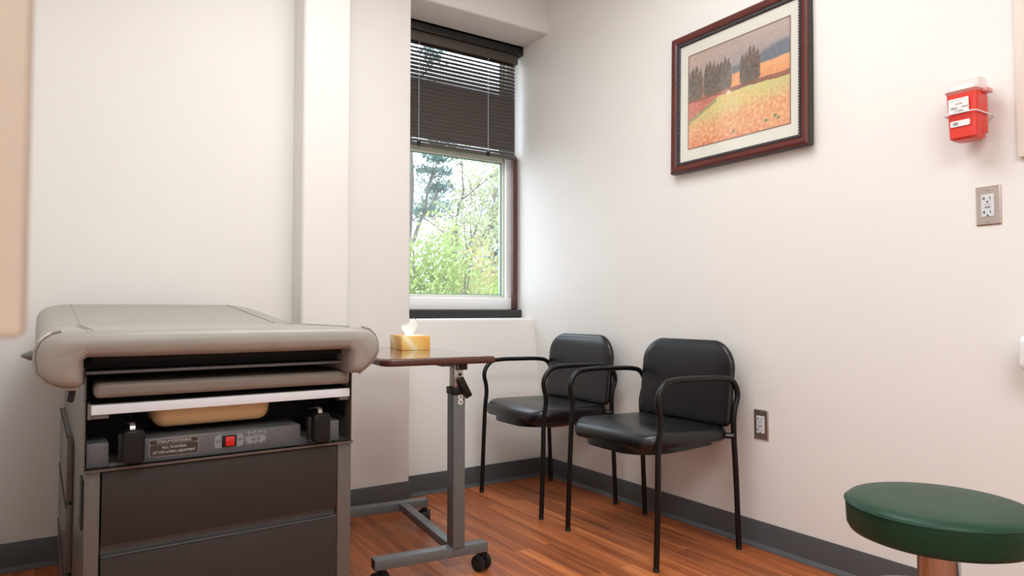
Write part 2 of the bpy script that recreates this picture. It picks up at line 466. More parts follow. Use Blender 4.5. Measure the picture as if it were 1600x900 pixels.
# ---------------------------------------------------------------- blind
bl = empty('window_blind', (1.85, 3.36, 2.46), 'dark brown slatted blind lowered over upper half of the window', 'blind')
def L_(x, y, z): return Vector((x - 1.85, y - 3.36, z - 2.46))
def lbox(mb, x0, x1, y0, y1, z0, z1, bev=0.0): return mb.box(x0 - 1.85, x1 - 1.85, y0 - 3.36, y1 - 3.36, z0 - 2.46, z1 - 2.46, bev)
mb = M(); lbox(mb, 1.41, 2.277, 3.325, 3.340, 2.458, 2.5115, .002); lbox(mb, 1.41, 2.277, 3.325, 3.36, 2.498, 2.5115, .002); lbox(mb, 2.267, 2.277, 3.325, 3.40, 2.458, 2.511, .002)
mb.build('valance', 'valance_black', bl)
mb = M(); lbox(mb, 1.41, 2.254, 3.345, 3.385, 2.405, 2.496, .003); mb.build('head_rail', 'rail_brown', bl)
mb = M()
NS = 25; ztop, zbot = 2.396, 1.862
for i in range(NS):
    t = i / (NS - 1); z = ztop + (zbot - ztop) * t
    al = math.radians(44 + 34 * min(1, (t / 0.5)) ** 0.8)
    if i == NS - 1: al = math.radians(52)
    w = 0.0265; rings = []
    for xe in (1.415, 2.242):
        ring = []
        for k in range(5):
            s_ = (k / 4 - 0.5) * w; c_ = 0.0022 * (1 - (2 * k / 4 - 1) ** 2)
            ring.append(L_(xe, 3.366 + s_ * math.cos(al) - c_ * math.sin(al), z + s_ * math.sin(al) + c_ * math.cos(al)))
        for k in range(4, -1, -1):
            s_ = (k / 4 - 0.5) * w; c_ = 0.0022 * (1 - (2 * k / 4 - 1) ** 2) - 0.0004
            ring.append(L_(xe, 3.366 + s_ * math.cos(al) - c_ * math.sin(al), z + s_ * math.sin(al) + c_ * math.cos(al)))
        rings.append(ring)
    mb.rings(rings)
mb.build('slats', 'blind_brown', bl)
mb = M(); lbox(mb, 1.412, 2.249, 3.352, 3.380, 1.828, 1.85, .004)
rail = mb.build('bottom_rail', 'rail_brown', bl)
mb = M()
for x in (1.602, 2.048):
    lbox(mb, x - .011, x + .011, 3.349, 3.354, 1.826, 1.853, .001)
split_build(mb, 'end_clip', 'valance_black', rail)
for x in (1.602, 2.048):
    mb = M()
    for dx in (-.0016, .0016):
        pts = [L_(x + dx, 3.3515 + 0.0005 * (-1) ** k, 2.41 - 0.56 * k / 48) for k in range(49)]
        mb.tube(pts, 0.0009, 5)
    mb.build('ladder_cord', 'cord_pale', bl)

# ---------------------------------------------------------------- exterior
structure(M().box(-30, 60, 3.7, 90, -3.05, -3.0).build('ground', 'outside_ground', smooth=False), 'pale ground outside the window')
def branch(mb, p, d, ln, r, depth, tips, bend=0.25, split=(2, 3)):
    pts = [p.copy()]; dd = d.normalized(); n = 6
    for k in range(n):
        dd = (dd + Vector((random.uniform(-1, 1), random.uniform(-1, 1), random.uniform(-.4, .7))) * bend * 0.5).normalized()
        pts.append(pts[-1] + dd * ln / n)
    rr = [r * (1 - 0.55 * k / n) for k in range(n + 1)]
    mb.tube(pts, rr, 6)
    if depth == 0:
        tips.append(pts[-1]); tips.append(pts[3]); return
    if depth <= 2: tips.append(pts[-1])
    for k in range(random.randint(*split)):
        q = pts[random.choice((3, 4, 5, 6))]
        nd = (dd + Vector((random.uniform(-1, 1), random.uniform(-1, 1), random.uniform(-.35, .8))) * 0.85).normalized()
        branch(mb, q, nd, ln * random.uniform(.6, .8), r * 0.5, depth - 1, tips, bend, split)
def leaves(mb, c, rad, n, size, flat=1.0):
    for _ in range(n):
        v = Vector((random.gauss(0, 1), random.gauss(0, 1), random.gauss(0, 1) * flat)); v = v.normalized() * rad * random.random() ** 0.45
        v.z *= flat
        p = c + v; a = Vector((random.uniform(-1, 1), random.uniform(-1, 1), random.uniform(-1, .4))).normalized()
        u = a.orthogonal().normalized(); w = a.cross(u); s_ = size * random.uniform(.6, 1.3)
        q = [p - u * s_, p + w * s_ * .4, p + u * s_, p - w * s_ * .4]
        mb.b.faces.new([mb.b.verts.new(x) for x in q])
def tree(name, base_, h, leafm, label, spread=2.0, nleaf=60, lsize=0.06, clump=0.5, depth=3, trunk=0.12, seed=1, flat=0.8, group='trees outside the window', lean=(0, 0)):
    random.seed(seed)
    root = empty(name, base_, label, 'tree', group)
    tb = M(); tips = []
    p = Vector((0, 0, 0)); pts = [p]; n = 6
    for k in range(1, n + 1): pts.append(Vector((lean[0] * k / n + random.uniform(-.1, .1), lean[1] * k / n + random.uniform(-.1, .1), h * 0.5 * k / n)))
    tb.tube(pts, [trunk * (1 - 0.4 * k / n) for k in range(n + 1)], 8)
    for k in range(7):
        q = pts[random.choice((2, 3, 4, 5, 6, 6))]
        d = Vector((random.uniform(-1, 1), random.uniform(-1, 1), random.uniform(.2, 1.1)))
        branch(tb, q, d, spread * random.uniform(.7, 1.1), trunk * 0.42, depth - 1, tips)
    tb.build('trunk', 'bark', root)
    lb = M()
    for t in tips: leaves(lb, t, clump * random.uniform(.6, 1.2), nleaf, lsize, flat)
    lb.build('foliage', leafm, root, smooth=False)
    return root
def at(px, depth):   # ground point seen at pixel column px at a given depth along the view axis
    a = (px - 800) / F_PX
    d = fw + Vector((fw.y, -fw.x, 0)) * a
    return (d.x * depth, d.y * depth)
def gp(px, depth, z=-3.0): return (*at(px, depth), z)
def shrub(name, base_, zc, rx, rz_, leafm, label, n, lsize, seed, group='shrubs outside the window'):
    random.seed(seed)
    root = empty(name, base_, label, 'shrub', group); lb = M(); tb = M()
    for k in range(n):
        v = Vector((random.gauss(0, 1), random.gauss(0, 1), random.gauss(0, 1))).normalized() * random.random() ** .4
        c = Vector((v.x * rx, v.y * rx, zc + v.z * rz_ * (1 + .15 * math.sin(5 * v.x))))
        leaves(lb, c, 0.26, 40, lsize, 1.2)
        if k % 7 == 0: tb.tube([Vector((c.x * .1, c.y * .1, 0)), Vector((c.x * .35, c.y * .35, c.z * .5)), c], [.05, .03, .008], 5)
    tb.build('stem', 'bark', root); lb.build('foliage', leafm, root, smooth=False)
    return root
tree('pine_tree', gp(640, 9.6), 13.8, 'leaf_blue', 'dark blue green tree with open branches, upper left in the window', 1.1, 130, 0.032, 0.24, 3, 0.10, 11, 0.4)
tree('maple_tree', gp(705, 15), 11.2, 'leaf_pale', 'pale yellow green tree with thin dark branches, middle of the window', 1.75, 48, 0.05, 0.36, 3, 0.09, 5)
tree('birch_tree', gp(772, 19), 11.0, 'leaf_pale', 'pale green tree with a dark forked branch, right edge of the window', 1.9, 46, 0.06, 0.42, 3, 0.09, 23)
tree('ash_tree', gp(765, 27), 10.5, 'leaf_teal', 'hazy blue green tree far behind, lower right in the window', 2.4, 60, 0.10, 0.6, 3, 0.2, 9)
shrub('willow_shrub', gp(668, 7.0), 3.75, 0.62, 1.0, 'leaf_lime', 'bright lime green leafy growth filling lower left of the window', 330, 0.030, 3)
shrub('golden_shrub', gp(738, 12.4), 3.75, 0.74, 1.35, 'leaf_yellow', 'golden yellow green shrub, lower middle of the window', 220, 0.038, 4)
shrub('distant_shrub', gp(795, 10.4), 3.5, 0.5, 0.9, 'leaf_lime', 'green shrub behind the golden one, lower right corner of the window', 150, 0.042, 8)
random.seed(21)

# ================================================================ EXAM TABLE
ET = empty('exam_table', (0.038, 1.70, 0), 'medical exam table with taupe vinyl top and dark brown drawers', 'exam table', None, math.radians(1.6))
BW, BL_ = 0.593, 1.16
# base cabinet body
mb = M()
mb.box(0.004, 0.032, 0.0, 0.05, 0.0, 0.583, .0015)
mb.box(BW - 0.036, BW, 0.0, 0.05, 0.0, 0.583, .0015)
mb.box(0.004, 0.012, 0.05, BL_, 0.0, 0.583)
mb.box(BW - 0.008, BW, 0.05, BL_, 0.0, 0.583)
mb.box(0.004, BW, BL_ - .01, BL_, 0.0, 0.583)
mb.box(0.03, BW - 0.034, 0.0, 0.05, 0.0, 0.085, .001)
mb.build('base_cabinet', 'metal_taupe', ET)
# upper shell
mb = M()
mb.box(0.0, 0.003, -0.002, BL_, 0.583, 0.765)
mb.box(BW - 0.003, BW, -0.002, BL_, 0.583, 0.765)
for x in (0.0, BW - 0.003):
    mb.box(x, x + .003, 0.02, BL_, 0.765, 0.80)
mb.box(0.0, BW, -0.012, 0.004, 0.578, 0.584, .001)
mb.box(0.0, BW, -0.012, 0.16, 0.581, 0.584)
mb.box(0.0, BW, BL_ - .004, BL_, 0.583, 0.80)
shell = mb.build('upper_shell', 'metal_taupe', ET)
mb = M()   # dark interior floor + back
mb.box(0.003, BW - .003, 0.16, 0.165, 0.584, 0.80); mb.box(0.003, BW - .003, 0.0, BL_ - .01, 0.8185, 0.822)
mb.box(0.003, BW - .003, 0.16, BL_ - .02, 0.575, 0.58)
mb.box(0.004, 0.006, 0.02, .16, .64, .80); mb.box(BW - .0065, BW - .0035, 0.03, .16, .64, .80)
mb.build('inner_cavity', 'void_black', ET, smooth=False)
# drawers
for z0, z1 in ((0.419, 0.575), (0.09, 0.392)):
    d = M(); d.box(0.035, BW - 0.039, -0.004, 0.045, z0, z1, .0012)
    dr = d.build('drawer', 'drawer_brown', ET)
    if z0 < .2:
        d = M(); d.box(0.035, BW - 0.039, -0.001, 0.012, z1, z1 + .0045, .001); d.box(0.035, BW - .039, 0.013, 0.02, z1, 0.419)
        d.build('finger_pull', 'groove_grey', dr)
# side drawers
for z0, z1 in ((0.405, 0.583), (0.215, 0.395), (0.03, 0.205)):
    d = M(); d.box(-0.012, 0.003, 0.50, 1.14, z0, z1, .001)
    sd = d.build('side_drawer', 'metal_taupe', ET); sd['label'] = 'grey taupe side drawer front'
    d = M(); d.box(-0.0135, -0.010, 0.50, 1.14, z1 - .006, z1 + .0005); d.build('drawer_edge', 'drawer_brown', sd)
# side outlet
d = M(); d.box(-0.001, 0.004, 0.03, 0.10, 0.45, 0.555, .001); so = d.build('side_outlet', 'drawer_brown', ET)
d = M(); d.box(-0.002, 0.0, 0.045, 0.085, 0.475, 0.53, .0005); d.build('receptacle', 'groove_grey', so)
# control panel housing
mb = M()
mb.box(0.006, 0.048, 0.012, 0.15, 0.584, 0.636, .003)
mb.box(0.098, 0.462, 0.004, 0.15, 0.584, 0.637, .004)
mb.box(0.512, BW - 0.028, 0.012, 0.15, 0.584, 0.637, .004)
mb.box(0.048, 0.098, 0.012, 0.03, 0.584, 0.590); mb.box(0.462, 0.512, 0.03, .15, .584, .60)
cp = mb.build('control_panel', 'metal_grey_cool', ET)
d = M(); 
for x in (0.022, BW - .045): d.lathe([(0.0058, 0), (0.0058, .002), (0.003, .0035)], (x, 0.0, 0.584), 14)
split_build(d, 'screw', 'rubber_black', cp)
RX = (PI / 2, 0, 0)
def decal(name, x0, x1, z0, z1, y, m, parent, r=0.005, th=0.0008, ring=None):
    o = rrect(x1 - x0, z1 - z0, r, 5); cx, cz = (x0 + x1) / 2, (z0 + z1) / 2
    d = M(); d.rings([[Vector((cx + a, y, cz + c)) for a, c in o], [Vector((cx + a, y - th, cz + c)) for a, c in o]])
    return d.build(name, m, parent, smooth=False)
st = decal('stirrup_label', 0.124, 0.226, 0.594, 0.633, 0.004, 'sticker_line', cp, 0.006)
decal('label_panel', 0.1255, 0.2245, 0.6215, 0.6315, 0.0033, 'sticker_dark', st, 0.004)
decal('label_panel', 0.1255, 0.2245, 0.5955, 0.6205, 0.0033, 'sticker_dark', st, 0.005)
text('lettering', 'STIRRUP POSITIONING', 0.0088, 'receptacle', st, (0.175, 0.0023, 0.6265), RX, sx=.78)
text('lettering', 'PULL TO EXTEND', 0.0078, 'receptacle', st, (0.175, 0.0023, 0.6137), RX, sx=.8)
text('lettering', 'LIFT FOR LATERAL ADJUSTMENT', 0.0078, 'receptacle', st, (0.175, 0.0023, 0.6035), RX, sx=.76)
sp = decal('switch_plate', 0.260, 0.325, 0.599, 0.629, 0.004, 'sticker_grey', cp, 0.008)
text('lettering', 'ON', 0.006, 'ink_black', sp, (0.268, 0.0029, 0.6145), RX)
text('lettering', 'OFF', 0.006, 'ink_black', sp, (0.3165, 0.0029, 0.6145), RX)
d = M(); d.box(0.276, 0.308, -0.002, 0.004, 0.6005, 0.6275, .001); rk = d.build('rocker_switch', 'plastic_black', cp)
d = M(); d.box(0.2825, 0.303, -0.006, 0.0, 0.603, 0.625, .0015); d.build('rocker', 'switch_red', rk)
cl = decal('caution_label', 0.329, 0.377, 0.6015, 0.6315, 0.004, 'sticker_grey', cp, 0.005)
text('lettering', 'CAUTION', 0.0108, 'ink_black', cl, (0.353, 0.0029, 0.6225), RX, sx=.86)
text('lettering', 'HOT', 0.0108, 'ink_black', cl, (0.353, 0.0029, 0.6105), RX, sx=.9)
d = M(); o = rrect(0.044, 0.026, 0.006, 5); pts = [Vector((0.353 + a, 0.003, 0.6165 + c)) for a, c in o] ; pts.append(pts[0])
acc = 0
dense = []
for a, c in zip(pts, pts[1:]):
    k = max(1, int((c - a).length / 0.0012))
    for q in range(k): dense.append(a.lerp(c, q / k))
n = len(dense); i = 0
while i < n - 5:
    d.tube(dense[i:i + 6], 0.00065, 5); i += 10
split_build(d, 'dashed_border', 'ink_black', cl)
# stirrup knobs with strap
for kx in (0.069, 0.480):
    k = M(); pad(k, 0.042, 0.073, 0.011, 0, 0.03, 0.006, 0.001, f=lambda p, kx=kx: Vector((kx + 0.021 + p.x, -0.015 - p.z, 0.629 + p.y)))
    kn = k.build('stirrup_knob', 'plastic_black', ET)
    k = M(); k.box(kx - .006, kx + .012, -0.018, 0.0, .598, .655, .003); k.build('knob_shank', 'rubber_black', kn)
    k = M(); k.tube(round_path([(kx + .019, 0.05, .668), (kx + .019, 0.0, .676), (kx + .019, -.028, .676), (kx + .019, -.032, .66)], .01), 1, prof=[(-.0015, -.005), (.0015, -.005), (.0015, .005), (-.0015, .005)])
    k.build('strap', 'zinc', kn)
# basin
k = M(); pad(k, 0.262, 0.34, 0.03, 0.652, 0.715, 0.022, -0.0, n=6, f=lambda p: Vector((0.2665 + p.x * (1 + (p.z - .68) * .9), 0.205 + p.y, p.z)))
k.build('basin', 'basin_beige', ET)
# aluminium bar
mb = M()
mb.box(0.012, 0.583, -0.012, 0.012, 0.6990, 0.7200, .0015); bar = mb.build('slide_bar', 'aluminium', ET)
d = M(); d.box(0.006, 0.012, -0.013, 0.06, 0.690, 0.723, .001); d.box(0.006, 0.045, -0.006, 0.03, 0.690, 0.699, .001)
d.box(0.558, 0.583, -0.006, 0.03, 0.690, 0.699, .001)
d.box(0.012, .583, .012, .15, .70, .7185)
split_build(d, 'end_bracket', 'metal_grey', bar)
# footrest pad
k = M(); pad(k, 0.562, 0.30, 0.012, 0.735, 0.7675, 0.011, 0.002, f=lambda p: Vector((0.2965 + p.x, 0.118 + p.y, p.z + 0.0015 * math.sin(p.x * 14))))
fp = k.build('footrest_pad', 'vinyl_taupe_shaded', ET)
# top support frame
mb = M()
mb.box(0.0, BW, -0.045, -0.035, 0.788, 0.793, .001); mb.box(0.0, BW, -0.045, .12, 0.7925, 0.794)
for x in (.001, BW - .014):
    mb.tube(round_path([(x, 0.03, 0.728), (x, -0.004, 0.728), (x, -0.004, .787), (x, .03, .787)], .012), 1, prof=[(-.0035, -.002), (.0035, -.002), (.0035, .002), (-.0035, .002)])
mb.box(-0.007, 0.0, 0.0, 1.1, 0.765, 0.80); mb.box(BW, BW + .007, 0.0, 1.1, 0.765, 0.80)
split_build(mb, 'top_frame', 'metal_grey_cool', ET)
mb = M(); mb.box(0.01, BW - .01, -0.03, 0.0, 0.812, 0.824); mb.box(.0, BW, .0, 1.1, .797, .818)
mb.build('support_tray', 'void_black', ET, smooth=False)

# cushions: closed U-section swept away from the viewer
def sect(scale=0.0, dz=0.0, xl=-0.088, xr=0.629, bot=0.764, lip=0.826, top=0.880):
    il, ir = -0.006, 0.552
    o = [(il, bot + .010), (il - .008, bot + .001), (xl + .05, bot + .002), (xl + .022, bot + .014), (xl + .004, bot + .034),
         (xl, bot + .062), (xl + .002, top - .035), (xl + .010, top - .018), (xl + .026, top - .005), (xl + .045, top - .0005),
         (0.0, top + .001), (0.09, top + .0015), (0.18, top + .002), (0.27, top + .002), (0.36, top + .002), (0.45, top + .0015), (0.545, top + .001),
         (xr - .045, top - .0005), (xr - .024, top - .006), (xr - .009, top - .02), (xr - .001, top - .04),
         (xr, bot + .052), (xr - .010, bot + .034), (xr - .032, bot + .014), (xr - .05, bot + .001), (ir + .008, bot + .001), (ir, bot + .010),
         (ir, lip - .004), (ir - .006, lip), (0.45, lip - .001), (0.36, lip - .001), (0.27, lip - .0015), (0.18, lip - .001), (0.09, lip - .001), (il + .006, lip), (il, lip - .004)]
    if scale:
        q = []; zm_ = (lip + top) / 2; zc = (bot + top) / 2 + .004
        for x, z in o:
            if il + .001 < x < ir - .001: t = (x, zm_)
            else:
                xc = (xl + il) / 2 if x < .2 else (xr + ir) / 2
                t = (xc + .25 * (x - xc), zc + .45 * (z - zc))
            q.append((x + (t[0] - x) * scale, z + (t[1] - z) * scale))
        o = q
    return [(x, z + dz) for x, z in o]
def sweep(y0, y1, rf, rb, fz=None, fx=None, **kw):
    rings = []
    ys = []
    for k in range(5, -1, -1):
        a = 0.5 * PI * k / 5; ys.append((y0 + rf * (1 - math.sin(a)), 0.66 * (1 - math.cos(a))))
    for t in (0.1, .2, .3, .4, .5, .6, .7, .8, .9): ys.append((y0 + rf + (y1 - y0 - rf - rb) * t, 0))
    for k in range(6):
        a = 0.5 * PI * k / 5; ys.append((y1 - rb * (1 - math.sin(a)), 0.55 * (1 - math.cos(a))))
    # clockwise sign so that inset shrinks the section
    for y, ins in ys:
        s_ = sect(ins, **kw)
        rings.append([Vector((fx(x, y) if fx else x, y, z + (fz(x, y) if fz else 0))) for x, z in s_])
    y = y0 - 0.0015; s_ = sect(0.8, **kw)
    rings.insert(0, [Vector((fx(x, y) if fx else x, y, z + (fz(x, y) if fz else 0))) for x, z in s_])
    return rings
mb = M(); R_ = sweep(-0.105, 0.47, 0.030, 0.014)
for q in range(len(R_)): R_[q] = list(R_[q])
# ruching where the bolsters meet the seat
mb.rings(R_)
seat = mb.build('seat_cushion', 'vinyl_taupe', ET, ang=50)
# piping on front corners
k = M()
pl_ = [(-0.046, .8795), (-.062, .875), (-.078, .862), (-.0865, .845), (-.088, .826), (-.0845, .799), (-.067, .7785), (-.04, .766), (-.018, .7645)]
k.tube([(-.045 + (x + .045) * 1.02, -0.084, .822 + (z - .822) * 1.02) for x, z in pl_], 0.0028, 8)
pr_ = [(.585, .8795), (.605, .874), (.620, .86), (.628, .84), (.629, .817), (.619, .797), (.597, .778), (.579, .765)]
k.tube([(.59 + (x - .59) * 1.02, -0.084, .822 + (z - .822) * 1.02) for x, z in pr_], 0.0026, 8)
for x in (0.0, 0.009, 0.545, 0.552):
    k.tube([(x, 0.40, .8818), (x, 0.0, .8818), (x, -0.074, .8815), (x, -0.088, .8785), (x, -.0975, .8725), (x, -.1035, .864), (x, -.1055, .853), (x, -.1035, .842), (x, -.097, .834)], 0.0017, 6)
split_build(k, 'piping', 'vinyl_taupe', seat)
k = M(); k.tube([(-0.058, -.083, .8790), (-.0635, -.085, .8764), (-.072, -.086, .8705), (-.078, -.086, .8645), (-.0835, -.084, .856)], [.0008, .0026, .0016, .0028, .0006], 8)
k.build('worn_patch', 'worn_edge', seat)
# back section, tilted up, far corners rounded
YB0, YB1 = 0.475, 1.20
def bz(x, y): return 0.0 + 0.068 * max(0, (y - YB0 - .02) / (YB1 - YB0))
def bx(x, y):
    r = 0.12; d = y - (YB1 - r)
    if d <= 0: return x
    ins = r * (1 - math.sqrt(max(0, 1 - (d / r) ** 2))) * .75
    c = 0.27; hw = 0.36
    return c + (x - c) * (1 - ins / hw)
mb = M(); mb.rings(sweep(YB0, YB1, 0.024, 0.035, bz, bx))
back = mb.build('back_cushion', 'vinyl_taupe', ET, ang=50)
k = M()
def bt(x, y, d=.0015): return (x, y, .8805 + bz(x, y) + d)
for x, s_ in ((0.012, 1), (0.535, -1)):
    k.tube([bt(x, y) for y in (.50, .6, .7, .8, .9, 1.0, 1.1, 1.17)], .0016, 6)
for y in (.62, .72, .82, .92, 1.02, 1.12):
    k.tube([bt(0.012 + 0.523 * t, y, -.0006) for t in (0, .25, .5, .75, 1)], .0016, 6)
split_build(k, 'stitch_ridges', 'vinyl_taupe', back)
# left lever and hanging handle
k = M(); k.lathe([(0.003, 0), (.011, .016), (.011, .03)], seg=14, mtx=Matrix.Translation((-0.112, 0.12, 0.823)) @ Matrix.Rotation(PI / 2, 4, 'Y'))
k.build('side_knob', 'metal_grey', ET)
k = M(); k.tube([(-0.021, -0.03, .775), (-0.021, -0.03, .762), (-0.023, -0.032, .74)], [.003, .003, .003], 8)
hk = k.build('release_rod', 'zinc', ET)
k = M(); k.tube([(-0.022, -0.031, .764), (-0.023, -0.032, .756), (-.026, -.034, .735), (-.0265, -.034, .733)], [.005, .0065, .0065, .004], 10); k.build('grip', 'plastic_black', hk)

# ================================================================ OVERBED TABLE
OB = empty('overbed_table', (1.15, 2.095, 0), 'grey wheeled overbed table with brown laminate top', 'table', None, math.radians(-6.5))
# local: x right, y away. column at origin
mb = M()
TX0, TX1, TY0, TY1 = -0.285, 0.120, -0.075, 0.70
pad(mb, TX1 - TX0, TY1 - TY0, 0.03, 0.7385, 0.7625, 0.008, 0, n=6, rs=(.045, .012, .045, .045), f=lambda p: Vector(((TX0 + TX1) / 2 + p.x, (TY0 + TY1) / 2 + p.y, p.z)))
top = mb.build('tabletop', 'edge_brown', OB)
mb = M(); o = rrect(TX1 - TX0 - .018, TY1 - TY0 - .018, .03, 5, (.036, .006, .036, .036))
mb.rings([[Vector(((TX0 + TX1) / 2 + a, (TY0 + TY1) / 2 + c, z)) for a, c in o] for z in (.7615, .7632)])
mb.build('laminate_surface', 'laminate_brown', top, smooth=False)
mb = M(); mb.box(-0.022, 0.022, -0.03, 0.03, 0.105, 0.640, .003); colm = mb.build('column', 'table_grey', OB)
mb = M(); mb.box(-0.025, 0.025, -0.033, 0.033, 0.630, 0.655, .002); mb.build('collar', 'plastic_black', colm)
mb = M(); mb.box(-0.017, 0.017, -0.023, 0.023, 0.64, 0.737, .002); ip = mb.build('inner_post', 'zinc', OB)
mb = M(); mb.box(-0.06, 0.03, -0.02, 0.30, 0.728, 0.739, .002); mb.box(-0.012, 0.03, -0.032, 0.02, 0.715, 0.7385, .002); mb.build('top_bracket', 'table_grey', ip)
mb = M(); mb.box(-0.002, 0.024, -0.036, -0.022, 0.718, 0.738, .001); mb.lathe([(.005, 0), (.005, .006)], seg=12, mtx=Matrix.Translation((0.004, -0.022, .7)) @ Matrix.Rotation(PI / 2, 4, 'X')); mb.build('latch', 'plastic_black', ip)
mb = M(); mtx = Matrix.Translation((0.015, -0.04, 0.655)) @ Matrix.Rotation(math.radians(-28), 4, 'Y')
mb.box(-0.013, 0.013, -0.006, 0.006, -0.038, 0.038, .004, mtx=mtx); mb.build('release_lever', 'plastic_black', OB)
mb = M()
for z in (.622, .605):
    mb.lathe([(0.0095, 0), (0.0095, .001)], seg=20, mtx=Matrix.Translation((0.004, -0.030, z)) @ Matrix.Rotation(PI / 2, 4, 'X'))
dec = split_build(mb, 'round_decal', 'label_white', colm)[0]
mb = M()
for z in (.622, .605):
    mb.lathe([(0.0052, 0), (0.0052, .0016)], seg=16, mtx=Matrix.Translation((0.004, -0.030, z)) @ Matrix.Rotation(PI / 2, 4, 'X'))
split_build(mb, 'decal_centre', 'ink_grey', dec)
mb = M(); mb.box(-0.292, 0.112, -0.022, 0.022, 0.072, 0.107, .003); mb.build('foot_bar', 'table_grey', OB)
mb = M(); mb.box(-0.292, 0.112, 0.585, 0.629, 0.072, 0.107, .003); mb.build('foot_bar', 'table_grey', OB)
mb = M(); mb.box(-0.018, 0.018, 0.022, 0.585, 0.076, 0.105, .002); mb.build('cross_bar', 'table_grey', OB)
mb = M(); mb.box(-0.2925, -0.290, -0.020, 0.020, 0.074, 0.105); mb.box(0.110, 0.1127, -.020, .020, .074, .105); split_build(mb, 'end_cap', 'rubber_black', OB)
def caster(x, y, rz):
    T = Matrix.Translation((x, y, 0)) @ Matrix.Rotation(rz, 4, 'Z')
    k = M(); k.lathe([(.008, .05), (.012, .053), (.012, .0725), (.006, .0725)], (0, 0, 0), 16, T)
    hood = [(math.cos(math.radians(a)) * .030, .030 + math.sin(math.radians(a)) * .030) for a in range(-10, 191, 12)]
    k.rings([[T @ Vector((sx, .012 + a, z)) for a, z in hood] for sx in (-.007, .007)])
    c = k.build('caster', 'plastic_black', OB)
    for sx in (-1, 1):
        k = M(); q = T @ Matrix.Translation((sx * .017, .012, .0285)) @ Matrix.Rotation(PI / 2, 4, 'Y')
        k.lathe([(.010, -.009), (.024, -.009), (.028, -.006), (.0285, 0), (.028, .006), (.024, .009), (.010, .0095)], seg=28, mtx=q)
        k.build('wheel', 'rubber_black', c)
caster(0.108, -0.0, math.radians(28)); caster(-0.262, -0.0, math.radians(15)); caster(0.100, 0.607, math.radians(-20)); caster(-0.262, 0.607, math.radians(10))

# ---------------------------------------------------------------- tissue box
TB = empty('tissue_box', (1.2006, 2.5905, 0.7635), 'yellow and orange tissue box with a white tissue pulled up', 'tissue box', None, math.radians(-12))
mb = M(); mb.box(-.058, .058, -.115, .115, 0, .056, .0012); bx_ = mb.build('carton', 'tissue_box_card', TB)
mb = M(); o = [(0.028 * math.cos(t * PI / 12), 0.062 * math.sin(t * PI / 12)) for t in range(24)]
mb.rings([[Vector((a, c, .0562)) for a, c in o], [Vector((a, c, .0568)) for a, c in o]]); mb.build('opening', 'tissue', bx_)
mb = M(); rings = []
n = 26
for j in range(12):
    t = j / 11; ring = []
    for i in range(n):
        a = 2 * PI * i / n
        w = 0.016 + 0.016 * math.sin(PI * t * .75) * (1 + .45 * math.sin(3 * a + 4 * t)); w2 = .012 + .008 * math.sin(2 * t + a * 2)
        if t > .8: w *= 1 - (t - .8) * 2.6; w2 *= 1 - (t - .8) * 3.5
        ring.append(Vector((-.004 + w * math.cos(a) + .016 * t * t + .005 * math.sin(5 * a + 8 * t) * t, .02 + w2 * math.sin(a) + .006 * math.cos(4 * a + 3 * t) * t, .05 + .062 * t + .014 * t * math.cos(a * 1.0 + .6) + .004 * math.sin(4 * a) * t)))
    rings.append(ring)
mb.rings(rings); mb.build('tissue_sheet', 'tissue', TB)

